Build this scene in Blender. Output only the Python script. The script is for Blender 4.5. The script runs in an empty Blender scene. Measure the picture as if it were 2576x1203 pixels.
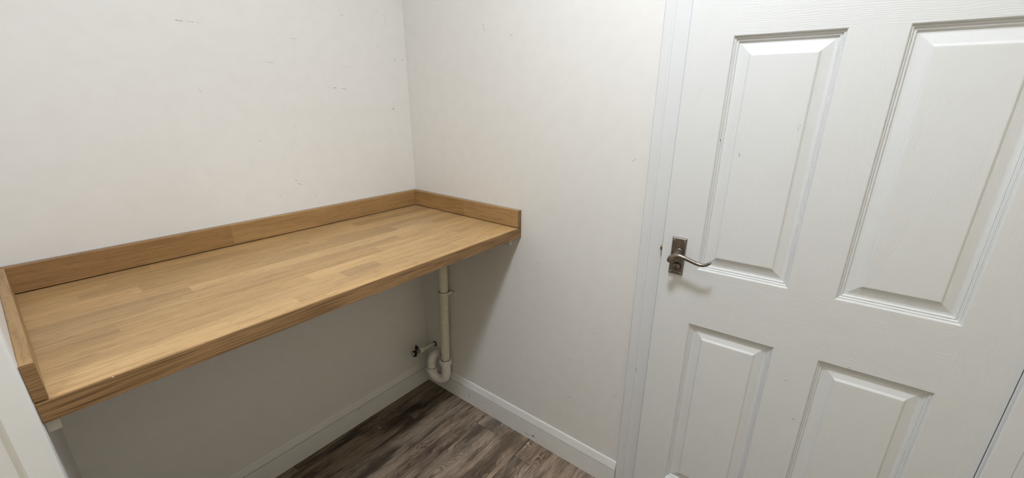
import bpy, bmesh, math, random
from mathutils import Vector, Matrix
random.seed(7)
SC = bpy.context.scene
COL = SC.collection
PI = math.pi

# ------------------------------------------------------------------ camera
F_PX, CX, CY = 1039.34, 1315.57, 606.52          # in a 2576 x 1203 frame
CAM = Vector((-1.2120, -1.5496, 1.4304))
RIGHT = Vector((0.60645, -0.79504, 0.01116))
DOWN = Vector((-0.24693, -0.20166, -0.94782))
FWD = Vector((0.75581, 0.57205, -0.31861))
cd = bpy.data.cameras.new('camera'); cam = bpy.data.objects.new('camera', cd); COL.objects.link(cam)
cd.sensor_width = 36.0; cd.sensor_fit = 'HORIZONTAL'; cd.lens = 36.0 * F_PX / 2576
cd.shift_x = -(CX - 1288) / 2576; cd.shift_y = (CY - 601.5) / 2576
cd.clip_start = 0.01
m = Matrix((RIGHT, -DOWN, -FWD)).transposed().to_4x4(); m.translation = CAM
cam.matrix_world = m
SC.camera = cam

# ------------------------------------------------------------------ world, exposure
w = bpy.data.worlds.new('world'); SC.world = w; w.use_nodes = True
w.node_tree.nodes['Background'].inputs[0].default_value = (0.0, 0.0, 0.0, 1)
SC.view_settings.view_transform = 'Standard'; SC.view_settings.look = 'None'
SC.view_settings.exposure = 0.08; SC.view_settings.gamma = 1.0; SC.view_settings.use_curve_mapping = False
LAMP = (-0.79, -1.26, 2.52)      # round flush ceiling light (built as a thing below)
LAMP_R = 0.105
LAMP_POWER = 163.0
FILL_LAMP = (-1.82, -1.32, 2.52); FILL_R = 0.16; FILL_POWER = 29.0    # unseen fill lamp, added beyond the left opening
LAMP_COL = (0.97, 1.035, 1.12)

# ------------------------------------------------------------------ sizes
H, HW = 0.972, 0.0378            # worktop top, thickness
HU, TU, TL = 0.0695, 0.0198, 0.0164
D, L = 0.6235, 1.2505
TB, HB, HG = 0.0141, 0.1205, 0.0866
CEIL = 2.52
YD1 = -1.9395                    # hinge line
YAW = 0.0481
YFRONT = -2.45
XHALL = -2.15

# ------------------------------------------------------------------ helpers
def tag(o, label=None, cat=None, group=None, kind=None):
    if label: o['label'] = label
    if cat: o['category'] = cat
    if group: o['group'] = group
    if kind: o['kind'] = kind
    return o

def empty(name, loc=(0, 0, 0), rz=0.0):
    o = bpy.data.objects.new(name, None); COL.objects.link(o)
    o.empty_display_size = 0.05
    o.location = loc; o.rotation_euler = (0, 0, rz)
    return o

def obj(name, bm, mat, parent=None, loc=None, smooth=None, color=None):
    me = bpy.data.meshes.new(name)
    bmesh.ops.recalc_face_normals(bm, faces=bm.faces[:])
    bm.to_mesh(me); bm.free()
    o = bpy.data.objects.new(name, me); COL.objects.link(o)
    if mat: me.materials.append(mat)
    if parent: o.parent = parent
    if loc is not None: o.location = loc
    if smooth is not None:
        for p in me.polygons: p.use_smooth = True
        try: me.set_sharp_from_angle(angle=math.radians(smooth))
        except Exception: pass
    if color: o.color = color
    return o

def box(bm, x0, x1, y0, y1, z0, z1, bev=0.0, seg=1):
    vs = [bm.verts.new((x, y, z)) for x in (x0, x1) for y in (y0, y1) for z in (z0, z1)]
    fs = []
    for q in ((0, 1, 3, 2), (4, 6, 7, 5), (0, 4, 5, 1), (2, 3, 7, 6), (0, 2, 6, 4), (1, 5, 7, 3)):
        fs.append(bm.faces.new([vs[i] for i in q]))
    if bev:
        es = list({e for f in fs for e in f.edges})
        bmesh.ops.bevel(bm, geom=es, offset=bev, segments=seg, profile=0.5, affect='EDGES')
    return vs

def boxbm(*a, **k):
    bm = bmesh.new(); box(bm, *a, **k); return bm

def prism(bm, poly, place, a, b):
    """poly: closed 2D outline; place(p, t) -> 3D; extruded from t=a to t=b"""
    A = [bm.verts.new(place(p, a)) for p in poly]; B = [bm.verts.new(place(p, b)) for p in poly]
    n = len(poly)
    for i in range(n):
        bm.faces.new((A[i], A[(i + 1) % n], B[(i + 1) % n], B[i]))
    bm.faces.new(A[::-1]); bm.faces.new(B)

def sweep(bm, pts, rad, n=20, caps=True, flat=None, up=None):
    """tube through pts; rad: number or list (or list of (ra, rb) for ellipses, ra along up)"""
    pts = [Vector(p) for p in pts]; rings = []
    prev = None
    for i, p in enumerate(pts):
        t = (pts[min(i + 1, len(pts) - 1)] - pts[max(i - 1, 0)]).normalized()
        if up is not None: ref = Vector(up)
        elif prev is None: ref = Vector((0, 0, 1)) if abs(t.z) < .9 else Vector((1, 0, 0))
        else: ref = prev
        u = (ref - t * ref.dot(t)).normalized(); v = t.cross(u); prev = u
        r = rad[i] if isinstance(rad, (list, tuple)) else rad
        ra, rb = r if isinstance(r, (list, tuple)) else (r, r)
        rings.append([bm.verts.new(p + u * ra * math.cos(2 * PI * k / n) + v * rb * math.sin(2 * PI * k / n)) for k in range(n)])
    for a, b in zip(rings, rings[1:]):
        for k in range(n):
            bm.faces.new((a[k], a[(k + 1) % n], b[(k + 1) % n], b[k]))
    if caps:
        bm.faces.new(rings[0][::-1]); bm.faces.new(rings[-1])
    return rings

def hollow(bm, p0, p1, ro, ri, n=28, ch=0.0):
    """a ring / sleeve between p0 and p1"""
    p0, p1 = Vector(p0), Vector(p1); t = (p1 - p0).normalized()
    ref = Vector((0, 0, 1)) if abs(t.z) < .9 else Vector((1, 0, 0))
    u = (ref - t * ref.dot(t)).normalized(); v = t.cross(u)
    def ring(c, r): return [bm.verts.new(c + u * r * math.cos(2 * PI * k / n) + v * r * math.sin(2 * PI * k / n)) for k in range(n)]
    rr = [ring(p0, ri), ring(p0, ro - ch), ring(p0 + t * ch, ro), ring(p1 - t * ch, ro), ring(p1, ro - ch), ring(p1, ri)]
    for i in range(6):
        a, b = rr[i], rr[(i + 1) % 6]
        for k in range(n): bm.faces.new((a[k], a[(k + 1) % n], b[(k + 1) % n], b[k]))

# ------------------------------------------------------------------ materials
class NT:
    def __init__(s, name):
        s.m = bpy.data.materials.new(name); s.m.use_nodes = True; s.t = s.m.node_tree
        s.b = s.t.nodes['Principled BSDF']
    def n(s, typ, **kw):
        nd = s.t.nodes.new(typ)
        for k, v in kw.items(): setattr(nd, k, v)
        return nd
    def lk(s, a, b): s.t.links.new(a, b)
    def put(s, sock, v):
        if hasattr(v, 'links'): s.lk(v, sock)
        elif isinstance(v, (int, float)): sock.default_value = v
        else: sock.default_value = tuple(v) if len(v) == len(sock.default_value) else tuple(v) + (1,)
    def math(s, op, a, b=None, c=None, clamp=False):
        nd = s.n('ShaderNodeMath', operation=op); nd.use_clamp = clamp
        for i, v in enumerate((a, b, c)):
            if v is not None: s.put(nd.inputs[i], v)
        return nd.outputs[0]
    def vec(s, op, a, b=None, out=0):
        nd = s.n('ShaderNodeVectorMath', operation=op)
        s.put(nd.inputs[0], a)
        if b is not None:
            if op == 'SCALE': s.put(nd.inputs['Scale'], b)
            else: s.put(nd.inputs[1], b)
        return nd.outputs[out]
    def noise(s, v, scale, detail=2.0, rough=0.5, dist=0.0, out='Fac'):
        nd = s.n('ShaderNodeTexNoise'); s.put(nd.inputs['Vector'], v)
        nd.inputs['Scale'].default_value = scale; nd.inputs['Detail'].default_value = detail
        nd.inputs['Roughness'].default_value = rough; nd.inputs['Distortion'].default_value = dist
        return nd.outputs[out]
    def mapr(s, v, a, b, c, d, smooth=False):
        nd = s.n('ShaderNodeMapRange'); nd.interpolation_type = 'SMOOTHSTEP' if smooth else 'LINEAR'
        s.put(nd.inputs[0], v)
        for i, x in enumerate((a, b, c, d)): nd.inputs[i + 1].default_value = x
        return nd.outputs[0]
    def mix(s, f, a, b, mode='MIX'):
        nd = s.n('ShaderNodeMix', data_type='RGBA', blend_type=mode)
        s.put(nd.inputs[0], f); s.put(nd.inputs[6], a); s.put(nd.inputs[7], b)
        return nd.outputs[2]
    def bump(s, h, strength=0.3, dist=0.001, nrm=None):
        nd = s.n('ShaderNodeBump'); nd.inputs['Strength'].default_value = strength; nd.inputs['Distance'].default_value = dist
        s.lk(h, nd.inputs['Height'])
        if nrm: s.lk(nrm, nd.inputs['Normal'])
        return nd.outputs[0]
    def objco(s): return s.n('ShaderNodeTexCoord').outputs['Object']
    def worldpos(s): return s.n('ShaderNodeNewGeometry').outputs['Position']
    def scalev(s, v, sc):
        return s.vec('MULTIPLY', v, sc)
    def finish(s, col=None, rough=None, normal=None, spec=None, metal=None):
        if col is not None: s.put(s.b.inputs['Base Color'], col)
        if rough is not None: s.put(s.b.inputs['Roughness'], rough)
        if normal is not None: s.lk(normal, s.b.inputs['Normal'])
        if spec is not None: s.b.inputs['Specular IOR Level'].default_value = spec
        if metal is not None: s.b.inputs['Metallic'].default_value = metal
        return s.m

def scuffs(parent, segs, n, base, inv=None):
    """wear with a shape of its own: flat strokes lying on a surface with normal n, ragged and broken.
    segs: (a, b, half width, strength, colour); inv takes world points into the parent's own space"""
    rs = random.Random(11)
    bm = bmesh.new(); lay = bm.loops.layers.color.new('tone'); n = Vector(n)
    for a, b, hw, st, c in segs:
        a, b = Vector(a), Vector(b); d = b - a; ln = max(d.length, 1e-6)
        d = d / ln if ln > 1e-5 else Vector((0, 0, 1)); s_ = n.cross(d).normalized()
        a = a - d * hw; ln += 2 * hw; k = max(3, min(14, int(ln / .0035)))
        pr = None; on = True
        for i in range(k + 1):
            t = i / k; taper = .35 + .65 * math.sin(PI * min(1, max(0, t)))
            c0 = a + d * (ln * t) + s_ * rs.uniform(-.3, .3) * hw + n * .00012
            w0 = hw * taper * rs.uniform(.55, 1.15)
            cur = (bm.verts.new(c0 - s_ * w0), bm.verts.new(c0 + s_ * w0))
            if pr and not (k > 5 and rs.random() < .22):
                f = bm.faces.new((pr[0], cur[0], cur[1], pr[1]))
                q = st * rs.uniform(.65, 1.0)
                for lp in f.loops: lp[lay] = tuple(base[j] * (1 - q) + c[j] * q for j in range(3)) + (1,)
            pr = cur
    bmesh.ops.delete(bm, geom=[v for v in bm.verts if not v.link_faces], context='VERTS')
    if inv: bmesh.ops.transform(bm, matrix=inv, verts=bm.verts[:])
    o = obj('scuff_marks', bm, M_SCUFF, parent); o['kind'] = 'stuff'; o['label'] = 'small dark scuffs and chips in the paint'
    return o

# pixel -> point on a plane: used only to read wear marks off the photograph
def at(ax, val, u, v):
    r = RIGHT * ((u - CX) / F_PX) + DOWN * ((v - CY) / F_PX) + FWD
    return CAM + r * ((val - CAM[ax]) / r[ax])

DARK = (0.03, 0.028, 0.026); GREY = (0.46, 0.45, 0.43); WARM = (0.45, 0.40, 0.33)
def wl(u, v): return at(1, 0.0, 400 + u / 2.406, v / 2.406)
LW = []
for a, b, hw, st in [((100, 121), (118, 125), .0012, .9), ((118, 125), (145, 128), .0008, .7), ((160, 130), (210, 134), .0006, .45), ((203, 134), (208, 134), .001, .8), ((233, 137), (238, 137), .001, .8),
                     ((668, 378), (690, 380), .001, .75), ((640, 374), (664, 377), .0007, .4), ((1056, 533), (1076, 531), .001, .75), ((1106, 536), (1134, 542), .001, .75), ((1425, 355), (1425, 370), .0011, .7), ((1434, 345), (1433, 370), .0007, .3),
                     ((1467, 359), (1478, 366), .0013, .85), ((1421, 598), (1421, 652), .0007, .4), ((1415, 664), (1422, 657), .002, .8), ((608, 854), (612, 854), .0013, .95), ((800, 234), (830, 234), .0008, .35), ((814, 207), (816, 207), .0011, .55), ((1208, 271), (1213, 271), .001, .55),
                     ((762, 955), (764, 955), .0012, .45), ((300, 1158), (302, 1158), .0011, .55), ((1355, 93), (1357, 93), .001, .5), ((1370, 160), (1371, 165), .001, .4), ((555, 985), (557, 985), .0011, .3)]:
    LW.append((wl(*a), wl(*b), hw * .75, st * (.75 if st > .6 else .55), DARK))
for a, b, hw, st in [((820, 1085), (845, 1100), .0013, .55), ((838, 1110), (872, 1120), .0014, .6), ((820, 755), (835, 785), .0008, .4), ((720, 1160), (745, 1195), .0008, .4), ((945, 1175), (965, 1200), .0008, .3), ((1095, 405), (1180, 412), .0007, .25), ((1095, 90), (1117, 92), .0011, .4), ((1366, 100), (1370, 150), .0007, .25), ((243, 535), (256, 560), .001, .25), ((1300, 283), (1345, 285), .0007, .2)]:
    LW.append((wl(*a), wl(*b), hw * .8, st * .75, GREY))
RW = []
def rp(u, v): return at(0, 0.0, u, v)
for a, b, hw, st in [((1212, 50), (1218, 80), .0009, .45), ((1286, 88), (1288, 89), .0012, .5), ((1067, 300), (1068, 318), .0008, .4), ((1072, 300), (1073, 318), .0007, .3), ((1590, 408), (1600, 399), .001, .5), ((1059, 362), (1060, 364), .0012, .35), ((1205, 645), (1255, 659), .0005, .3), ((1206, 643), (1209, 646), .0012, .7),
                     ((1253, 658), (1255, 660), .0013, .7), ((1334, 685), (1345, 672), .0008, .6), ((1352, 662), (1355, 664), .0014, .8), ((1347, 707), (1349, 709), .0015, .8), ((1383, 974), (1386, 976), .0015, .55), ((1429, 1001), (1434, 999), .0013, .6), ((1546, 1000), (1552, 995), .001, .6), ((1408, 1042), (1412, 1041), .0015, .55), ((1340, 1029), (1345, 1028), .0015, .5), ((1386, 949), (1388, 948), .0013, .45),
                     ((1343, 960), (1346, 960), .0014, .5), ((1240, 945), (1262, 940), .0007, .3), ((1150, 838), (1190, 846), .0007, .25), ((1375, 780), (1377, 800), .0009, .3), ((1490, 840), (1500, 836), .001, .35), ((1430, 905), (1445, 902), .0009, .3), ((1120, 180), (1122, 182), .001, .3), ((1195, 905), (1198, 906), .0014, .5)]:
    RW.append((rp(*a), rp(*b), hw * (.65 if a[1] > 600 else .8), st * (.55 if a[1] > 600 else .8), DARK if st > .42 else GREY))

def wall_mat(name, base=(0.80, 0.79, 0.765)):
    nt = NT(name); p = nt.worldpos()
    f = nt.noise(p, 1.7, 0.0)
    col = nt.mix(nt.mapr(f, .35, .65, 0, 1), tuple(c * .985 for c in base), base)
    fine = nt.noise(p, 22.0, 2.0)
    col = nt.mix(nt.mapr(fine, .40, .66, 0, .045), col, WARM)
    h = nt.noise(p, 60.0, 2.0)
    return nt.finish(col, 0.62, nt.bump(h, 0.25, 0.0008), spec=0.3)

M_WALL = wall_mat('wall_paint')
M_WALL_B = wall_mat('wall_paint_beige', (0.88, 0.75, 0.52))

def white_mat(name, base=(0.735, 0.745, 0.745), rough=0.38, grain=None, dirt=.05):
    nt = NT(name); p = nt.worldpos(); o = nt.objco()
    f = nt.noise(p, 14.0, 2.0, .6)
    col = nt.mix(nt.mapr(f, .45, .75, 0, dirt), base, (0.55, 0.5, 0.42))
    nrm = None
    if grain == 'v' or grain == 'h':
        # embossed grain: fine wavering ridges along the timber
        ax = 1 if grain == 'v' else 2
        sep = nt.n('ShaderNodeSeparateXYZ'); nt.lk(o, sep.inputs[0])
        c = sep.outputs[ax]
        low = nt.noise(nt.scalev(o, (1, 2.6, 9) if grain == 'h' else (1, 9, 1.6)), 2.2, 2.0)
        ph = nt.math('ADD', c, nt.math('MULTIPLY', low, .030 if grain == 'h' else .012))
        s1 = nt.math('SINE', nt.math('MULTIPLY', ph, 1500.0))
        brk = nt.noise(nt.scalev(o, (1, 14, 170) if grain == 'h' else (1, 170, 14)), 1.0, 3.0)
        s1 = nt.math('ADD', nt.math('MULTIPLY', s1, .7), nt.math('MULTIPLY', brk, 3.0))
        nrm = nt.bump(s1, 0.22 if grain == 'h' else .24, 0.00045)
    elif grain == 'p':
        sep = nt.n('ShaderNodeSeparateXYZ'); nt.lk(o, sep.inputs[0])
        y, z = sep.outputs[1], sep.outputs[2]
        yy = nt.math('ADD', y, 0.012)
        arch = nt.math('SUBTRACT', nt.math('MULTIPLY', z, 0.16), nt.math('MULTIPLY', nt.math('ABSOLUTE', yy), -1.0))
        arch = nt.math('ADD', arch, nt.math('MULTIPLY', nt.math('MULTIPLY', yy, yy), 6.0))
        wob = nt.noise(nt.scalev(o, (1, 9, 3)), 3.0, 2.0)
        ph = nt.math('ADD', arch, nt.math('MULTIPLY', wob, 0.05))
        s1 = nt.math('SINE', nt.math('MULTIPLY', ph, 820.0))
        s1 = nt.math('ADD', s1, nt.math('MULTIPLY', nt.noise(nt.scalev(o, (1, 60, 5)), 9.0, 3.0), 2.2))
        msk = nt.mapr(nt.noise(nt.scalev(o, (1, 5, 2.5)), 2.2, 1.0), .38, .6, .15, 1.0)
        nrm = nt.bump(nt.math('MULTIPLY', s1, msk), 0.22, 0.0005)
    else:
        nrm = nt.bump(nt.noise(p, 90.0, 3.0), 0.08, 0.0006)
    return nt.finish(col, rough, nrm, spec=0.38)

def dp(u, v, off=0.0):
    n = Vector((-math.cos(YAW), -math.sin(YAW), 0)); hp = Vector((0, YD1, 0)) + n * off
    r = RIGHT * ((u - CX) / F_PX) + DOWN * ((v - CY) / F_PX) + FWD
    return CAM + r * ((hp - CAM).dot(n) / r.dot(n))
DM = [(dp(*a), dp(*b), hw, st, DARK) for a, b, hw, st in [((1812, 352), (1812.5, 354), .0013, .9), ((1859, 385), (1861, 392), .0005, .45), ((2009, 316), (2007, 330), .0004, .35), ((2012, 313), (2014, 318), .0004, .35), ((1975, 957), (1978, 959), .0012, .6), ((1995, 1054), (1998, 1056), .0012, .6), ((2134, 925), (2137, 926), .0011, .5), ((1763, 226), (1766, 227), .0005, .3), ((2117, 112), (2119, 113), .0006, .3)]]
M_DOOR_V = white_mat('door_white_vertical_grain', grain='v')
M_DOOR_H = white_mat('door_white_horizontal_grain', grain='h')
M_DOOR_P = white_mat('door_white_panel_grain', grain='p', rough=.58)
TM = [(at(0, -.015, *a), at(0, -.015, *b), hw, st, c) for a, b, hw, st, c in [((1600, 925), (1602, 934), .0009, .7, DARK), ((1597, 929), (1600, 931), .0008, .5, DARK), ((1570, 1124), (1571, 1125), .0013, .7, DARK), ((1593, 1072), (1606, 1073), .0007, .3, GREY)]]
M_TRIM = white_mat('trim_white_gloss', (0.745, 0.755, 0.76), .33)
M_JAMB = white_mat('jamb_white_gloss', (0.80, 0.80, 0.79), .35, dirt=.1)
def bp(u, v): return at(0, -TB, u, v)
BM_ = [(bp(*a), bp(*b), hw, st, DARK) for a, b, hw, st in [((1338, 1096), (1344, 1100), .0024, 1), ((1341, 1097), (1343, 1099), .0034, 1), ((1322, 1088), (1325, 1092), .0014, .9), ((1326, 1093), (1329, 1095), .0016, .9), ((1331, 1095), (1332, 1097), .0013, .8), ((1350, 1108), (1352, 1110), .0012, .8), ((1347, 1102), (1350, 1105), .0009, .7)]]
BM_ += [(bp(1179.5, 984), bp(1181.5, 1005), .0012, .85, (0.12, .11, .09)), (bp(1154, 975), bp(1156, 985), .001, .3, GREY), (bp(1205, 1010), bp(1230, 1018), .0012, .15, GREY), (bp(1260, 1035), bp(1285, 1045), .0012, .15, GREY)]
BM_ += [(at(1, -TB, 900, 1030), at(1, -TB, 905, 1033), .001, .6, DARK), (at(1, -TB, 903, 1029), at(1, -TB, 906, 1029), .0008, .5, DARK)]
M_BASE = white_mat('skirting_white', (0.80, 0.80, 0.79), .36, dirt=.10)

def wood_mat(name, dark, rough=.42, su=7.0, sv=130.0, contrast=1.0, long_axis=0, pore=.5):
    """printed oak: long fibres along long_axis, colour from the object"""
    nt = NT(name); o = nt.objco(); oi = nt.n('ShaderNodeObjectInfo')
    rnd = nt.math('MULTIPLY', oi.outputs['Random'], 37.0)
    cmb = nt.n('ShaderNodeCombineXYZ')
    for i in range(3): nt.lk(rnd, cmb.inputs[i])
    o = nt.vec('ADD', o, cmb.outputs[0])
    sc = [sv, sv, sv]; sc[long_axis] = su
    def sv_(k, l):
        q = [v * k for v in sc]; q[long_axis] = su * l; return nt.scalev(o, tuple(q))
    g1 = nt.noise(sv_(.14, .35), 1.0, 3.0, .5, .3)          # broad figure
    g2 = nt.noise(sv_(1.6, .9), 1.0, 2.0, .5)               # fibre lines
    g3 = nt.noise(sv_(3.6, 4.5), 1.0, 2.0, .6)              # short pores
    base = oi.outputs['Color']
    col = nt.mix(nt.math('MULTIPLY', nt.mapr(g1, .40, .68, 0, .30, True), contrast), base, dark)
    col = nt.mix(nt.math('MULTIPLY', nt.mapr(g2, .52, .64, 0, .40), contrast), col, dark)
    col = nt.mix(nt.math('MULTIPLY', nt.mapr(g3, .58, .70, 0, pore), contrast), col, tuple(c * .5 for c in dark))
    col = nt.mix(nt.mapr(g2, .42, .30, 0, .10), col, (0.64, 0.48, 0.27))
    return nt.finish(col, rough, nt.bump(g3, .10, .0004), spec=.4)

M_OAK = wood_mat('oak_stave_laminate', (0.235, 0.132, 0.050), .40)
M_OAK_UP = wood_mat('oak_upstand_laminate', (0.155, 0.080, 0.030), .42, su=9, contrast=.85)
M_OAK_UPY = wood_mat('oak_upstand_laminate_side', (0.155, 0.080, 0.030), .42, su=9, contrast=.85, long_axis=1)

def edge_mat(name, base, dark):
    """edging band: close dark pore lines running along the edge"""
    nt = NT(name); o = nt.objco()
    a = nt.noise(nt.scalev(o, (8, 1100, 1100)), 1.0, 2.0, .55, .2)
    b = nt.noise(nt.scalev(o, (3, 200, 200)), 1.0, 2.0)
    col = nt.mix(nt.mapr(b, .35, .65, 0, .45), base, tuple(c * .72 for c in base))
    col = nt.mix(nt.mapr(a, .47, .60, 0, .85), col, dark)
    return nt.finish(col, .5, nt.bump(a, .15, .0004), spec=.3)
M_EDGE = edge_mat('oak_edging_band', (0.33, 0.195, 0.088), (0.085, 0.043, 0.018))

def floor_mat():
    nt = NT('floor_plank_wood'); o = nt.objco(); oi = nt.n('ShaderNodeObjectInfo')
    rnd = nt.math('MULTIPLY', oi.outputs['Random'], 53.0)
    cmb = nt.n('ShaderNodeCombineXYZ'); nt.lk(rnd, cmb.inputs[0]); nt.lk(rnd, cmb.inputs[1]); nt.lk(rnd, cmb.inputs[2])
    o2 = nt.vec('ADD', o, cmb.outputs[0])
    sep = nt.n('ShaderNodeSeparateXYZ'); nt.lk(o, sep.inputs[0])
    warp = nt.noise(nt.scalev(o2, (2.6, 8.5, 1)), 1.0, 2.0, .5)
    ph = nt.math('ADD', sep.outputs[1], nt.math('MULTIPLY', warp, 0.50))
    saw = nt.math('FRACT', nt.math('MULTIPLY', ph, 62.0))            # growth rings: slow rise, sharp dark edge
    ring = nt.mapr(saw, .45, 1.0, 0, 1, True)
    fib = nt.noise(nt.scalev(o2, (7, 380, 1)), 1.0, 3.0, .6)
    fib2 = nt.noise(nt.scalev(o2, (26, 520, 1)), 1.0, 2.0, .6)
    big = nt.noise(nt.scalev(o2, (3.5, 15, 1)), 1.0, 4.0, .6)
    base = oi.outputs['Color']
    dk = nt.mix(.86, base, (0.014, 0.008, 0.005))
    lt = nt.mix(.42, base, (0.52, 0.42, 0.32))
    col = nt.mix(nt.mapr(big, .36, .62, 0, 1, True), nt.mix(.78, base, dk), lt)
    msk = nt.mapr(nt.noise(nt.scalev(o2, (2.2, 6, 1)), 1.0, 2.0), .47, .62, .0, .80)
    col = nt.mix(nt.math('MULTIPLY', ring, msk), col, dk)
    col = nt.mix(nt.math('MULTIPLY', nt.mapr(fib, .52, .61, 0, .9), nt.mapr(nt.noise(nt.scalev(o2, (5, 22, 1)), 1.0, 2.0), .36, .60, .25, 1.0)), col, dk)
    col = nt.mix(nt.mapr(fib2, .58, .65, 0, .6), col, dk)
    h = nt.math('SUBTRACT', nt.math('MULTIPLY', fib, -1.0), nt.math('MULTIPLY', ring, .3))
    return nt.finish(col, nt.mapr(fib, .3, .7, .42, .6), nt.bump(h, .3, .0008), spec=.35)
M_FLOOR = floor_mat()

nt = NT('scuff_tone'); va = nt.n('ShaderNodeVertexColor'); va.layer_name = 'tone'
M_SCUFF = nt.finish(va.outputs[0], .8, spec=.1)

def plain(name, col, rough=.5, spec=.4, metal=0.0, n_scale=60.0, var=.06):
    nt = NT(name); p = nt.objco()
    f = nt.noise(p, n_scale, 3.0)
    c = nt.mix(nt.mapr(f, .35, .7, 0, 1), tuple(x * (1 - var) for x in col), tuple(min(1, x * (1 + var)) for x in col))
    return nt.finish(c, rough, nt.bump(f, .05, .0004), spec, metal)
M_PIPE = plain('cream_waste_pipe', (0.78, 0.75, 0.64), .38)
M_TRAP = plain('white_trap_plastic', (0.88, 0.86, 0.85), .34)
M_SEAL = plain('dark_gap_seal', (0.012, 0.010, 0.010), .7)
M_BLACK = plain('black_plastic', (0.018, 0.018, 0.02), .3)
M_CHROME = plain('dull_chrome', (0.42, 0.42, 0.42), .28, .5, 1.0)
M_PEWTER = plain('aged_pewter', (0.245, 0.22, 0.20), .36, .5, 1.0, 120, .14)
M_PEWTER_D = plain('dark_pewter', (0.05, 0.045, 0.04), .45, .5, .6)
M_BRASS = plain('brass', (0.42, 0.30, 0.15), .45, .5, 1.0)
M_BATTEN = plain('painted_batten', (0.70, 0.67, 0.62), .6, .3, 0, 40, .1)
M_CORE = plain('chipboard_core', (0.33, 0.23, 0.13), .8, .2, 0, 200, .2)
M_JOINT_SHADE = plain('joint_shade', (0.13, 0.115, 0.095), .8)  # dark colour for the shade in the skirting joint
M_SILICONE = plain('grey_sealant', (0.42, 0.39, 0.36), .5)
M_FLAKE = plain('paint_flake_white', (0.85, 0.84, 0.8), .6)
M_CEIL = plain('ceiling_white', (0.82, 0.75, 0.64), .8, .2)

# ------------------------------------------------------------------ room shell
bm = boxbm(XHALL, 0.12, YFRONT, 0.10, -0.10, -0.012)
floor = obj('floor', bm, M_CORE)
tag(floor, 'dark wood effect plank floor', None, kind='structure')
bm = boxbm(XHALL, 0.12, YFRONT - .1, 0.10, CEIL, CEIL + .08)
tag(obj('ceiling', bm, M_CEIL), 'plain white ceiling', kind='structure')
bm = boxbm(XHALL, 0.10, 0.0, 0.10, -0.012, CEIL)
wall_back = obj('wall_back', bm, M_WALL)
scuffs(wall_back, LW, (0, -1, 0), (0.80, 0.79, 0.765))
tag(wall_back, 'off white painted wall behind the oak worktop with dark scuff marks', kind='structure')
DOOR_TOP = 1.990
bm = bmesh.new()
box(bm, 0.0, 0.10, -1.148, 0.0, -0.012, CEIL)
box(bm, 0.0, 0.10, YFRONT, -1.966, -0.012, CEIL)
box(bm, 0.0, 0.10, -1.966, -1.148, DOOR_TOP + .028, CEIL)
wall_right = obj('wall_right', bm, M_WALL)
scuffs(wall_right, RW, (-1, 0, 0), (0.80, 0.79, 0.765))
tag(wall_right, 'off white painted wall beside the white panelled door', kind='structure')
bm = boxbm(XHALL, 0.10, YFRONT - .1, YFRONT, -0.012, CEIL)
tag(obj('wall_front', bm, M_WALL_B), 'plain wall behind the camera', kind='structure')
# left wall: a stub beside the worktop, then an opening
bm = bmesh.new()
box(bm, -1.362, -L, -0.618, 0.0, -0.012, CEIL)
box(bm, -1.362, -L, YFRONT, -1.80, -0.012, CEIL)
box(bm, -1.362, -L, -1.80, -0.618, 2.05, CEIL)
tag(obj('wall_left', bm, M_WALL), 'short wall closing the left end of the worktop', kind='structure')
bm = boxbm(XHALL - .1, XHALL, YFRONT - .1, 0.10, -0.012, CEIL)
tag(obj('wall_hall', bm, M_WALL_B), 'plain wall of the hall beyond the left opening', kind='structure')
# dark room behind the door: closes the view through the door gap
bm = bmesh.new()
box(bm, 0.50, 0.52, -2.2, -0.9, -0.012, CEIL); box(bm, 0.10, 0.50, -2.2, -2.18, -0.012, CEIL); box(bm, 0.10, 0.50, -0.92, -0.9, -0.012, CEIL)
box(bm, 0.10, 0.52, -2.2, -0.9, CEIL, CEIL + .02); box(bm, 0.10, 0.52, -2.2, -0.9, -0.06, -0.012)
tag(obj('wall_behind', bm, M_WALL), 'wall of the room behind the door', kind='structure')

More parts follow.
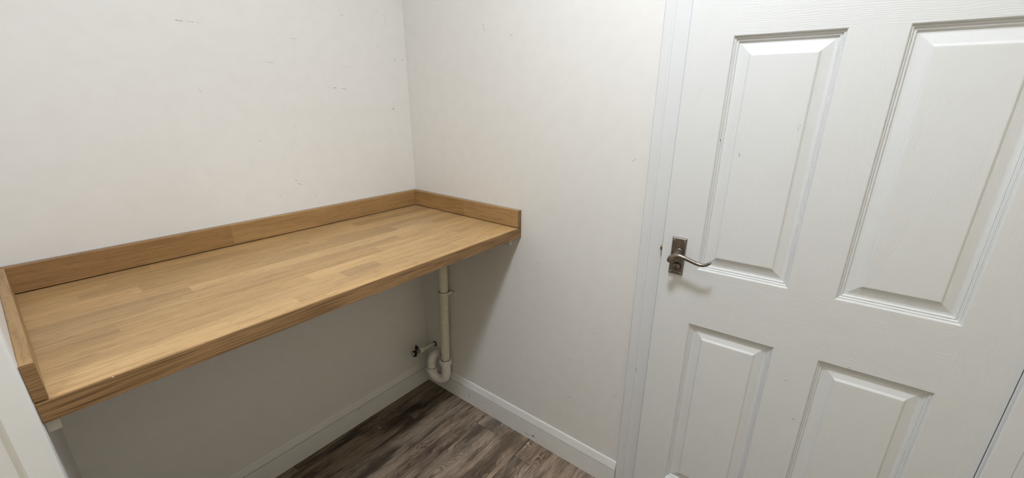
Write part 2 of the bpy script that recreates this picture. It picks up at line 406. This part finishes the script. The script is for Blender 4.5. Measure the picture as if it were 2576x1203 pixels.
# ------------------------------------------------------------------ floor planks
rows = [0.0] + [-.0685 - .125 * k for k in range(24)]
JOINTS = {1: [-.25], 4: [-.0865], 6: [-.125]}
C_ = {  # colours of the pieces that show, back rows darkened as worktop shade, (row, index from the right)
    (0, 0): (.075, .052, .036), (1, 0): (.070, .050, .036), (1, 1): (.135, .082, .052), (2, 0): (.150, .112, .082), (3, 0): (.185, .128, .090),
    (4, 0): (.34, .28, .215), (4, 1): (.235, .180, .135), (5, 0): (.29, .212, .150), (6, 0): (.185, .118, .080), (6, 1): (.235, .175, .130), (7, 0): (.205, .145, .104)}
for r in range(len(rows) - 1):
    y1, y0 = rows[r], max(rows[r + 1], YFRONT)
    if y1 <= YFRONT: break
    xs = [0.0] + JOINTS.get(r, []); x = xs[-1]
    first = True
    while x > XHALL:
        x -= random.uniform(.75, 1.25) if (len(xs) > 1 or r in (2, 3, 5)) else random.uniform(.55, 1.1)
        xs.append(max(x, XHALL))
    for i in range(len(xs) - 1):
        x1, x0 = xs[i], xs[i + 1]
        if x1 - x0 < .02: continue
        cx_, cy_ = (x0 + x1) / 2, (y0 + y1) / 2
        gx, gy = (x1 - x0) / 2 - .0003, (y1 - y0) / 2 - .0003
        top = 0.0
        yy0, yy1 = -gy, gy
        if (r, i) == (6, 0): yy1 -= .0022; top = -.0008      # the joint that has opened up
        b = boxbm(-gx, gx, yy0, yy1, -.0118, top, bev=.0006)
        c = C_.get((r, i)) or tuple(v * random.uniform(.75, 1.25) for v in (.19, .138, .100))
        obj('plank', b, M_FLOOR, floor, (cx_, cy_, 0), color=tuple(v * (1.0 if r < 2 else 1.25 if r < 4 else 1.55) for v in c) + (1,))  # rows towards the back wall kept darker, for the shade under the worktop

# ------------------------------------------------------------------ skirting boards
BP = [(0, 0), (TB, 0), (TB, HG - .0010), (TB - .0008, HG), (TB - .0008, HG + .0010), (TB - .0085, HB - .0045), (TB - .0104, HB - .0010), (TB - .0124, HB), (0, HB)]
JL = [(TB - .0040, HG - .0002), (TB - .0004, HG - .0004), (TB - .0004, HG + .0012), (TB - .0040, HG + .0012)]   # dark strip coloured as the shade in the joint below the top moulding
bm = bmesh.new(); prism(bm, BP, lambda p, t: (t, -p[0], p[1]), -L, -.0001)
bb = obj('baseboard_back', bm, M_BASE)
scuffs(bb, BM_[-2:], (0, -1, 0), (.8, .79, .77))
bm = bmesh.new(); prism(bm, JL, lambda p, t: (t, -p[0], p[1]), -L, -TB); obj('joint_shade_line', bm, M_JOINT_SHADE, bb)
tag(bb, 'white chamfered skirting board under the worktop', kind='structure')
bm = bmesh.new(); prism(bm, BP, lambda p, t: (-p[0], t, p[1]), -1.0985, -TB + .0004)
bb = obj('baseboard_right', bm, M_BASE)
scuffs(bb, BM_[:-2], (-1, 0, 0), (.8, .79, .77))
bm = bmesh.new(); prism(bm, JL, lambda p, t: (-p[0], t, p[1]), -1.0985, -TB); obj('joint_shade_line', bm, M_JOINT_SHADE, bb)
tag(bb, 'white chamfered skirting board running from the corner to the door frame', kind='structure')
bm = bmesh.new(); prism(bm, BP, lambda p, t: (-L + p[0], t, p[1]), -.615, -TB)
tag(obj('baseboard_left', bm, M_BASE), 'white skirting board on the short wall under the worktop', kind='structure')
bm = bmesh.new(); prism(bm, BP, lambda p, t: (t, YFRONT + p[0], p[1]), XHALL, -.0001)
tag(obj('baseboard_front', bm, M_BASE), 'white skirting board behind the camera', kind='structure')

# ------------------------------------------------------------------ door frame: lining, stops, architraves
AP = [(0, 0), (0, .0128), (.0022, .015), (.0403, .015), (.0413, .0128), (.0423, .0143), (.0490, .0141), (.0497, .0132), (.0504, .0138), (.0700, .0128), (.0735, .0100), (.0745, 0)]
IL, IR = -1.1738, -1.9432          # inner edges of the architraves
bm = bmesh.new(); prism(bm, AP, lambda p, t: (-p[1], IL + p[0], t), 0, DOOR_TOP + .008)
trim_1 = obj('trim_1', bm, M_TRIM)
scuffs(trim_1, TM, (-1, 0, 0), (.83, .84, .84))
tag(trim_1, 'white door architrave on the handle side', kind='structure')
bm = bmesh.new(); prism(bm, AP, lambda p, t: (-p[1], IR - p[0], t), 0, DOOR_TOP + .008)
tag(obj('trim_2', bm, M_TRIM), 'white door architrave on the hinge side', kind='structure')
bm = bmesh.new(); prism(bm, AP, lambda p, t: (-p[1], t, DOOR_TOP + .008 + p[0]), IR - .0745, IL + .0745)
tag(obj('trim_3', bm, M_TRIM), 'white door architrave over the door', kind='structure')
bm = bmesh.new()
box(bm, 0.0, 0.10, -1.1765, -1.148, 0, DOOR_TOP + .028); box(bm, 0.0, 0.10, -1.966, -1.9408, 0, DOOR_TOP + .028); box(bm, 0.0, 0.10, -1.9408, -1.1765, DOOR_TOP, DOOR_TOP + .028)
box(bm, 0.042, 0.075, -1.1885, -1.1765, 0, DOOR_TOP); box(bm, 0.042, 0.075, -1.9408, -1.9305, 0, DOOR_TOP); box(bm, 0.042, 0.075, -1.9305, -1.1885, DOOR_TOP - .012, DOOR_TOP)
tag(obj('trim_4', bm, M_TRIM), 'white door lining with stops', kind='structure')
# left opening: jamb at the end of the short wall
JP = [(-L + .0004, -.600), (-L + .0004, -.6205), (-L - .0015, -.6252), (-L - .0050, -.6270), (-1.2850, -.6270), (-1.2880, -.6245), (-1.2955, -.6150), (-1.2965, -.600)]
bm = bmesh.new(); prism(bm, JP, lambda p, t: (p[0], p[1], t), 0, 2.05)
tag(obj('trim_5', bm, M_JAMB), 'white rounded jamb at the left end of the worktop', kind='structure')
JQ = [(-1.2975, -.600), (-1.2980, -.6140), (-1.2992, -.6150), (-1.3600, -.5890), (-1.3610, -.580)]
bm = bmesh.new(); prism(bm, JQ, lambda p, t: (p[0], p[1], t), 0, 2.05)
tag(obj('trim_6', bm, M_JAMB), 'chipped white frame strip beside the jamb', kind='structure')
bm = boxbm(-1.362, -L, -1.80, -1.79, 0, 2.05, bev=.003)
tag(obj('trim_7', bm, M_JAMB), 'white jamb on the far side of the left opening', kind='structure')

# ------------------------------------------------------------------ the door (slightly ajar)
door = empty('door_1', (0, YD1, 0), YAW)
tag(door, 'white moulded six panel door standing slightly ajar with a dark pewter lever handle', kind='structure')
R0, R4 = .0006, .7600
PR = [(.1078, .3335), (.4317, .6563)]                 # panel columns, measured from the hinge
PZ = [(.1991, .8056), (.9795, 1.5883), (1.690, 1.872)]
DZ0, DZ1, TD = .006, 1.981, .035
def dbox(n, r0, r1, z0, z1, mat):
    return obj(n, boxbm(0, TD, r0, r1, z0, z1), mat, door)
dbox('stile', R0, PR[0][0], DZ0, DZ1, M_DOOR_V)
dbox('stile', PR[1][1], R4, DZ0, DZ1, M_DOOR_V)
zs = [DZ0] + [z for p in PZ for z in p] + [DZ1]
for k in range(4): dbox('rail', PR[0][0], PR[1][1], zs[2 * k], zs[2 * k + 1], M_DOOR_H)
for z0, z1 in PZ: dbox('mullion', PR[0][1], PR[1][0], z0, z1, M_DOOR_V)
PROF = [(0, .0), (.0008, .0002), (.0024, .0014), (.0034, .0040), (.0044, .0054), (.0060, .0043), (.0072, .0052), (.0084, .0078), (.0094, .0086), (.0114, .0073), (.0130, .0082), (.0142, .0108), (.0150, .0112), (.0198, .0112), (.0212, .0109), (.0395, .0062), (.0408, .0054), (.0436, .0030), (.0450, .0023), (.0466, .0021)]
for z0, z1 in PZ:
    for r0, r1 in PR:
        bm = bmesh.new(); hy, hz = (r1 - r0) / 2, (z1 - z0) / 2
        def ring(i, d): return [bm.verts.new((d, s * (hy - i), t * (hz - i))) for s, t in ((-1, -1), (1, -1), (1, 1), (-1, 1))]
        rr = [ring(0, .030)] + [ring(i, d * 1.18) for i, d in PROF]
        for a, b in zip(rr, rr[1:]):
            for k in range(4): bm.faces.new((a[k], a[(k + 1) % 4], b[(k + 1) % 4], b[k]))
        bm.faces.new(rr[-1]); bm.faces.new(rr[0][::-1])
        obj('panel', bm, M_DOOR_P, door, (0, (r0 + r1) / 2, (z0 + z1) / 2))

dn = Vector((-math.cos(YAW), -math.sin(YAW), 0))
scuffs(door, DM, dn, (.83, .835, .83), (Matrix.Translation((0, YD1, 0)) @ Matrix.Rotation(YAW, 4, 'Z')).inverted())

# handle on its plate
pl_r0, pl_r1, pl_z0, pl_z1, PT = .6929, .7331, .9532, 1.0661, .0075
bm = bmesh.new()
pr_ = [(0, -.0), (0, -.0030), (.0030, -PT), ]
def prect(i, x): return [bm.verts.new((x, y, z)) for y, z in ((pl_r0 + i, pl_z0 + i), (pl_r1 - i, pl_z0 + i), (pl_r1 - i, pl_z1 - i), (pl_r0 + i, pl_z1 - i))]
rr = [prect(0, 0), prect(0, -.0042), prect(.0008, -.0052), prect(.0026, -.0072), prect(.0034, -PT)]
for a, b in zip(rr, rr[1:]):
    for k in range(4): bm.faces.new((a[k], a[(k + 1) % 4], b[(k + 1) % 4], b[k]))
bm.faces.new(rr[-1]); bm.faces.new(rr[0][::-1])
plate = obj('handle_plate', bm, M_PEWTER, door); plate['label'] = 'dark pewter rectangular handle plate'
for r, z in ((.7278, 1.0575), (.6988, 1.0583), (.7276, .9602), (.6994, .9596)):
    bm = bmesh.new()
    sweep(bm, [(-PT + .0005, r, z), (-PT - .0006, r, z), (-PT - .0012, r, z)], [.0036, .0034, .0020], 16)
    obj('screw', bm, M_CHROME, plate, smooth=40)
    bm = boxbm(-PT - .0014, -PT - .0009, r - .0004, r + .0004, z - .0022, z + .0022)
    obj('screw_slot', bm, M_PEWTER_D, plate)
NR, NZ = .7105, 1.0248
bm = bmesh.new()
sweep(bm, [(-PT + .001, NR, NZ), (-PT - .003, NR, NZ), (-PT - .004, NR, NZ), (-PT - .016, NR, NZ), (-PT - .030, NR - .0005, NZ - .001), (-PT - .036, NR, NZ - .0015)], [.0108, .0108, .0092, .0088, .0080, .0060], 24)
obj('handle_neck', bm, M_PEWTER, plate, smooth=40)
OFF = .046
LV = [(.7238, 1.0022, .0030), (.7236, 1.0032, .0068), (.7222, 1.0070, .0098), (.7188, 1.0130, .0112), (.7125, 1.0198, .0102), (.7050, 1.0240, .0082), (.6960, 1.0248, .0068), (.6850, 1.0228, .0060), (.6700, 1.0186, .0056), (.6560, 1.0146, .0054), (.6440, 1.0122, .0052), (.6350, 1.0122, .0049), (.6270, 1.0150, .0044), (.6200, 1.0200, .0037), (.6162, 1.0240, .0026), (.6152, 1.0254, .0010)]
bm = bmesh.new()
sweep(bm, [(-OFF - (.002 if i < 4 else 0), r, z) for i, (r, z, q) in enumerate(LV)], [(min(.0060, q * .95), q) for r, z, q in LV], 18, up=(1, 0, 0))
o = obj('lever', bm, M_PEWTER, plate, smooth=60); o['label'] = 'scrolled pewter lever'
SR, SZ = .7105, .9800
bm = bmesh.new()
sweep(bm, [(-PT + .001, SR, SZ), (-PT - .0015, SR, SZ), (-PT - .002, SR, SZ)], [.0126, .0126, .0116], 28)
obj('turn_collar', bm, M_PEWTER_D, plate, smooth=40)
bm = bmesh.new()
sweep(bm, [(-PT - .001, SR, SZ), (-PT - .0105, SR, SZ), (-PT - .0125, SR, SZ), (-PT - .0132, SR, SZ)], [.0104, .0102, .0088, .0058], 28)
tt = obj('thumb_turn', bm, M_PEWTER, plate, smooth=50)
bm = boxbm(-PT - .0136, -PT - .0118, -.0011, .0011, -.0082, .0082)
sl = obj('thumb_turn_slot', bm, M_PEWTER_D, plate, (0, SR, SZ)); sl.rotation_euler = (-.35, 0, 0)
bm = boxbm(.009, .019, R4 - .01, R4 + .0095, 1.0135, 1.0265, bev=.0012)
obj('latch_bolt', bm, M_BRASS, door)
bm = boxbm(.004, .027, R4 - .001, R4 + .0008, .985, 1.055)
obj('latch_faceplate', bm, M_BRASS, door)
for z in (.22, 1.0, 1.76):
    bm = bmesh.new(); sweep(bm, [(.030, -.0002, z - .05), (.030, -.0002, z + .05)], .0007, 8)
    obj('hinge', bm, M_CHROME, door, smooth=40)

# ------------------------------------------------------------------ worktop
wt = empty('worktop', (-L / 2, -D / 2, H - HW))
tag(wt, 'oak block effect worktop fixed between the walls', 'worktop')
wt_l = Vector(wt.location)
def wobj(n, bm, mat, c=None, color=None):
    """part of the worktop: mesh in world coordinates around c"""
    o = obj(n, bm, mat, wt, Vector(c) - wt_l, color=color)
    return o
cz = H - HW / 2 - .0004
wobj('core', boxbm(-L / 2 + .0004, L / 2 - .0004, -(D - .003) / 2, (D - .003) / 2, -HW / 2 + .0004, HW / 2 - .0014), M_CORE, (-L / 2, -(D - .003) / 2, H - HW / 2))
wobj('front_edging', boxbm(-L / 2 + .0004, L / 2 - .0004, -.0015, .0015, -HW / 2, HW / 2 - .0004, bev=.0011, seg=2), M_EDGE, (-L / 2, -D + .0015, H - HW / 2))
pc = at(2, H, 286, 952)
wobj('edge_chip', boxbm(-.0014, .0014, -.0005, .0004, -.0007, .0002), M_FLAKE, (pc.x, -D + .0004, H - .0004))
R_B = [-.0265 - .0515 * k for k in range(0, 12)]   # rows of staves
rowsy = [0.0] + R_B[:] + [-D + .0030]
rowsy = [v for v in rowsy if v >= -D + .0029]
SJ = {0: [-.42, -.93], 1: [-.28, -.62, -.985], 2: [-.384, -.750, -1.086], 3: [-.595, -1.143], 4: [-.548, -1.039], 5: [-.310, -.772], 6: [-.165, -.961], 7: [-.364, -.99], 8: [-.484, -1.117], 9: [-.200, -.742], 10: [-.670, -.560], 11: [-.30, -.825], 12: [-.236, -.7655]}
BR = {2: [.84, .95, .88, 1.0], 3: [.98, .92, 1.0], 4: [.90, .93, 1.14], 5: [1.0, .88, 1.02], 6: [.93, 1.13, .92], 7: [1.08, .98, 1.0], 8: [1.08, .92, .94], 9: [.96, 1.14, .97], 10: [1.04, .86, 1.03], 11: [1.06, 1.0, 1.12], 12: [1.16, 1.12, 1.08]}
BR[10] = [1.03, .86, 1.02]; SJ[10] = [-.560, -.672]
TINT = [(1, 1, 1), (1.02, 1.0, .96), (1.0, .985, .985), (.99, 1.0, 1.01)]
WB = (.505, .325, .150)
for k in range(len(rowsy) - 1):
    y1, y0 = rowsy[k], rowsy[k + 1]
    xs = [-.0002] + sorted(SJ.get(k, []), reverse=True) + [-L + .0002]
    for i in range(len(xs) - 1):
        x1, x0 = xs[i], xs[i + 1]
        gx, gy = (x1 - x0) / 2, (y1 - y0) / 2
        b = boxbm(-gx, gx, -gy, gy, -.0014, 0.0)
        f = 1 + 1.15 * ((BR.get(k) or [.95, .9, .98, .93])[i % len(BR.get(k) or [0, 0, 0, 0])] - 1)
        t = TINT[(k * 3 + i) % 4]
        wobj('stave', b, M_OAK, ((x0 + x1) / 2, (y0 + y1) / 2, H), color=tuple(WB[j] * f * t[j] for j in range(3)) + (1,))

# ------------------------------------------------------------------ upstands
GAP = .0030
def upstand(label, x0, x1, y0, y1, long_axis, cuts, cols, groove, end=None, bead=None):
    """board standing on the worktop; its foot is set back a little so a dark joint shows"""
    e = empty('upstand', ((x0 + x1) / 2, (y0 + y1) / 2, H))
    tag(e, label, 'upstand', 'oak upstands around the worktop')
    o0 = Vector(e.location)
    gx0, gx1, gy0, gy1 = groove
    b = boxbm(x0 + gx0 - o0.x, x1 - gx1 - o0.x, y0 + gy0 - o0.y, y1 - gy1 - o0.y, 0.0001, GAP + .001)
    obj('foot', b, M_SEAL, e)
    lo, hi = (x0, x1) if long_axis == 0 else (y0, y1)
    ps = [lo] + sorted(cuts) + [hi]
    for i in range(len(ps) - 1):
        a, c = ps[i] + .00005, ps[i + 1] - .00005
        bx_ = (a, c, y0, y1) if long_axis == 0 else (x0, x1, a, c)
        ctr = Vector(((bx_[0] + bx_[1]) / 2, (bx_[2] + bx_[3]) / 2, H + GAP + (HU - GAP) / 2))
        hx, hy, hz = (bx_[1] - bx_[0]) / 2, (bx_[3] - bx_[2]) / 2, (HU - GAP) / 2
        bm = bmesh.new(); box(bm, -hx, hx, -hy, hy, -hz, hz)
        es = [ed for ed in bm.edges if abs(ed.verts[0].co.z - hz) < 1e-6 and abs(ed.verts[1].co.z - hz) < 1e-6 and
              abs(ed.verts[0].co[1 - long_axis] - ed.verts[1].co[1 - long_axis]) < 1e-6]
        bmesh.ops.bevel(bm, geom=es, offset=.0022, segments=3, profile=.5, affect='EDGES')
        obj('stave', bm, M_OAK_UP if long_axis == 0 else M_OAK_UPY, e, ctr - o0, color=tuple(cols[i % len(cols)]) + (1,))
    if bead:
        obj('sealant_bead', boxbm(bead[0] - o0.x, bead[1] - o0.x, bead[2] - o0.y, bead[3] - o0.y, HU - .0012, HU + .0012, bev=.0006), M_SILICONE, e)
    if end:
        n, bx_ = end
        ctr = Vector(((bx_[0] + bx_[1]) / 2, (bx_[2] + bx_[3]) / 2, H + GAP + (HU - GAP) / 2))
        hx, hy, hz = (bx_[1] - bx_[0]) / 2, (bx_[3] - bx_[2]) / 2, (HU - GAP) / 2
        obj(n, boxbm(-hx, hx, -hy, hy, -hz, hz, bev=.0006), M_EDGE, e, ctr - o0)
    return e
UC = [(.40, .236, .096), (.33, .186, .074), (.43, .265, .116)]
upstand('long oak upstand along the back of the worktop', -L, 0, -TU, 0, 0, [-.763, -.30], [UC[1], UC[0], UC[0]], (0, 0, .015, 0), None, (-L + .001, -.001, -.0034, -.0003))
upstand('short oak upstand against the wall at the right end of the worktop', -TU, 0, -D + .0018, -TU - .0013, 1, [-.335], [UC[2], UC[0]], (.015, 0, .012, 0),
        ('end_cap', (-TU + .0004, -.0004, -D, -D + .0014)), (-.0034, -.0003, -D + .004, -.004))
upstand('short oak upstand at the left end of the worktop beside the white jamb', -L, -L + TL, -D + .0018, -TU - .0008, 1, [], [UC[2]], (0, .012, .014, 0),
        ('end_cap', (-L + .0002, -L + TL - .0002, -D, -D + .0014)))

# ------------------------------------------------------------------ battens that carry the worktop
zb = H - HW
b = boxbm(-.0085, .0085, -.275, .275, -.031, 0, bev=.0012)
o = obj('batten', b, M_BATTEN, None, (-L + .0087, -.326, zb)); tag(o, 'white timber batten under the left end of the worktop', 'batten', 'battens carrying the worktop')
b = boxbm(-.009, .009, -.268, .268, -.042, 0, bev=.0012)
o = obj('batten', b, M_BATTEN, None, (-.0092, -.311, zb)); tag(o, 'white timber batten on the wall under the right end of the worktop', 'batten', 'battens carrying the worktop')

# ------------------------------------------------------------------ waste standpipe
def py_(z): return -.1839 - .0342 * (z - .209)
PX, PRAD = -.035, .0208
e = empty('standpipe', (PX, py_(.2130), .2130)); tag(e, 'cream plastic standpipe rising from the trap to the worktop', 'pipe')
o0 = Vector(e.location)
bm = bmesh.new()
pts = [Vector((PX, py_(z), z)) - o0 for z in (.2130, .4, .6, .8, .915)]
hollow(bm, pts[0], pts[-1], PRAD, PRAD - .0025, 36)
obj('pipe', bm, M_PIPE, e, smooth=40)
zc = .580; c0 = Vector((PX, py_(zc), zc)) - o0
clip = bmesh.new(); hollow(clip, c0 - Vector((0, 0, .007)), c0 + Vector((0, 0, .007)), PRAD + .0035, PRAD + .0008, 36, .0006)
cl = obj('pipe_clip', clip, M_PIPE, e, smooth=40)
hollow_b = bmesh.new(); hollow(hollow_b, c0 + Vector((0, 0, .0065)), c0 + Vector((0, 0, .0078)), PRAD + .0030, PRAD - .0002, 36)
obj('clip_gap', hollow_b, M_SEAL, e)
bm = bmesh.new(); box(bm, -.0345 - o0.x - .0, -.0005 - o0.x, c0.y - .028, c0.y - .018, c0.z - .006, c0.z + .006, bev=.001)
box(bm, -.010 - o0.x, -.0005 - o0.x, c0.y - .044, c0.y - .026, c0.z - .006, c0.z + .006, bev=.001)
obj('clip_lug', bm, M_PIPE, cl)
bm = bmesh.new(); sweep(bm, [(-.0098 - o0.x, c0.y - .036, c0.z), (-.0115 - o0.x, c0.y - .036, c0.z)], [.0036, .003], 14)
obj('clip_screw', bm, M_CHROME, cl)

# ------------------------------------------------------------------ trap
TX, TY = -.060, -.107                     # outlet leg
z1 = .205
e = empty('waste_trap', ((PX + TX) / 2, (py_(z1) + TY) / 2, .06)); tag(e, 'white plastic waste trap at the foot of the standpipe', 'trap')
o0 = Vector(e.location)
I = Vector((PX, py_(.2), 0)); O = Vector((TX, TY, 0)); dIO = O - I; rad = dIO.length / 2; mid = (I + O) / 2; du = dIO.normalized()
ZC = .066 + .0228 + rad
path = [I + Vector((0, 0, z)) for z in (.1885, .175, .15)]
for k in range(0, 17):
    an = PI * k / 16
    path.append(mid - du * rad * math.cos(an) + Vector((0, 0, ZC - rad * math.sin(an))))
path.append(O + Vector((0, 0, ZC + .012)))
bm = bmesh.new(); sweep(bm, [p - o0 for p in path], .0228, 28)
obj('u_bend', bm, M_TRAP, e, smooth=60)
ZO = .2055; er = .027
path = [O + Vector((0, 0, z)) for z in (ZC + .008, ZC + .03, ZO - er)]
for k in range(1, 11):
    an = PI / 2 * k / 10
    path.append(O + Vector((er * (1 - math.cos(an)), 0, ZO - er + er * math.sin(an))))
path.append(Vector((-.012, TY, ZO)))
bm = bmesh.new(); sweep(bm, [p - o0 for p in path], .0222, 28)
obj('outlet_bend', bm, M_TRAP, e, smooth=60)
def nut(c, axis, r, h, name='compression_nut'):
    bm = bmesh.new(); c = Vector(c) - o0; a = Vector(axis)
    hollow(bm, c - a * h / 2, c + a * h / 2, r, r * .68, 36, .0022)
    if abs(a.z) > .5:
        for k in range(10):
            an = 2 * PI * k / 10
            p = c + Vector((math.cos(an), math.sin(an), 0)) * (r + .0002)
            mv = bmesh.ops.create_cube(bm, size=1.0)['verts']
            mt = Matrix.Translation(p) @ Matrix.Rotation(an, 4, 'Z') @ Matrix.Diagonal((.0026, .0052, h * .78, 1))
            bmesh.ops.transform(bm, matrix=mt, verts=mv)
    return obj(name, bm, M_TRAP, e, smooth=35)
n1 = nut((PX, py_(.2), .199), (0, 0, 1), .0292, .026)
bm = bmesh.new(); hollow(bm, Vector((PX, py_(.2), .2105)) - o0, Vector((PX, py_(.2), .2128)) - o0, .0232, PRAD, 32); obj('seal_ring', bm, M_SEAL, n1)
n2 = nut((TX, TY, ZC + .006), (0, 0, 1), .0268, .024)
bm = bmesh.new(); hollow(bm, Vector((TX, TY, ZC + .0175)) - o0, Vector((TX, TY, ZC + .0195)) - o0, .0235, .0205, 32); obj('seal_ring', bm, M_SEAL, n2)
bm = bmesh.new(); hollow(bm, Vector((-.030, TY, ZO)) - o0, Vector((-.024, TY, ZO)) - o0, .0245, .020, 32, .001); obj('outlet_collar', bm, M_TRAP, e, smooth=40)
bm = bmesh.new(); sweep(bm, [Vector((-.024, TY, ZO)) - o0, Vector((-.0005, TY, ZO)) - o0], [.0225, .0225], 28); obj('outlet_pipe', bm, M_PIPE, e, smooth=40)

# ------------------------------------------------------------------ washing machine tap
e = empty('supply_valve', (0, -.07, .24)); tag(e, 'small black appliance valve on a cream pipe stub in the corner', 'valve')
ax = [Vector((0, 0, 0)), Vector((-.088, 0, .006)), Vector((-.128, 0, .0105))]
dv = (ax[2] - ax[0]).normalized()
bm = bmesh.new(); sweep(bm, [dv * t for t in (.001, .05, .092)], .0078, 18); obj('pipe', bm, M_PIPE, e, smooth=40)
bm = bmesh.new(); hollow(bm, dv * .0008, dv * .005, .0135, .0082, 24, .001); obj('wall_collar', bm, M_BLACK, e, smooth=40)
bm = bmesh.new(); sweep(bm, [dv * .080, dv * .083, dv * .098, dv * .101], [.0115, .0138, .0138, .0115], 6); obj('nut', bm, M_PIPE, e)
bm = bmesh.new(); sweep(bm, [dv * .1, dv * .106, dv * .107, dv * .118, dv * .119, dv * .128, dv * .142, dv * .146], [.0085, .0085, .0105, .0105, .009, .012, .012, .009], 20); obj('valve_body', bm, M_CHROME, e, smooth=40)
bm = bmesh.new(); hollow(bm, dv * .126, dv * .143, .0132, .009, 20, .001)
d2 = Vector((0, -.35, -.94))
sweep(bm, [dv * .134 + d2 * .004, dv * .134 + d2 * .014, dv * .134 + d2 * .017], [.0092, .0100, .0092], 16); obj('outlet_cap', bm, M_BLACK, e, smooth=40)
bm = bmesh.new(); sweep(bm, [dv * .116 + Vector((0, 0, .008)), dv * .116 + Vector((0, 0, .018))], [.005, .005], 14)
box(bm, -.1275, -.107, -.0042, .0042, .0275, .0345, bev=.0012)
prism(bm, [(-.1265, .033), (-.112, .033), (-.1155, .044), (-.1195, .051), (-.1225, .044)], lambda p, t: (p[0], t, p[1]), -.0035, .0035)
obj('lever', bm, M_BLACK, e)

# ------------------------------------------------------------------ specks on the floor
for (x, y, s, a, lab) in ((-.039, -.703, .0052, .3, 'white paint flake on the floor below the chipped skirting'), (-.047, -.716, .0034, 1.1, 'smaller white paint flake on the floor beside the larger flake'), (-.066, -.706, .0026, 2.1, 'tiny pale crumb on the floor beside the open plank joint')):
    bm = bmesh.new()
    pts = [(s * (1 + .35 * math.sin(k * 2.3)) * math.cos(k * PI / 3), s * .6 * (1 + .3 * math.cos(k * 1.7)) * math.sin(k * PI / 3)) for k in range(6)]
    prism(bm, pts, lambda p, t: (p[0], p[1], t + .2 * p[0]), .0007, .0016)
    o = obj('paint_flake', bm, M_FLAKE, None, (x, y, .0002)); o.rotation_euler = (0, 0, a); tag(o, lab, 'debris')
bm = bmesh.new(); sweep(bm, [(.0 + .006 * math.sin(k * .5), k * .0035, .0008) for k in range(7)], .0006, 6)
o = obj('lint_thread', bm, M_FLAKE, None, (-.390, -.118, .0)); tag(o, 'short curled white thread on the dark floor under the worktop', 'debris')

# ------------------------------------------------------------------ ceiling light, and an added fill lamp
def ceiling_or_fill_light(loc, r, power, label):
    e = empty('ceiling_or_fill_light', (loc[0], loc[1], CEIL)); tag(e, label, 'lamp')
    bm = bmesh.new(); sweep(bm, [(0, 0, 0), (0, 0, -.018), (0, 0, -.026)], [r + .016, r + .016, r + .008], 48); obj('housing', bm, M_TRAP, e, smooth=40)
    nt = NT('lamp_diffuser'); em = nt.n('ShaderNodeEmission'); em.inputs[0].default_value = LAMP_COL + (1,); em.inputs[1].default_value = power
    nt.lk(em.outputs[0], nt.t.nodes['Material Output'].inputs[0])
    bm = bmesh.new(); sweep(bm, [(0, 0, -.0262), (0, 0, -.030)], [r, r], 48); obj('diffuser', bm, nt.m, e)
ceiling_or_fill_light(LAMP, LAMP_R, LAMP_POWER, 'round flush white ceiling light over the floor beside the door')
ceiling_or_fill_light(FILL_LAMP, FILL_R, FILL_POWER, 'added round fill light, unseen, on the ceiling beyond the left opening')  # added to brighten the right wall and the space under the worktop
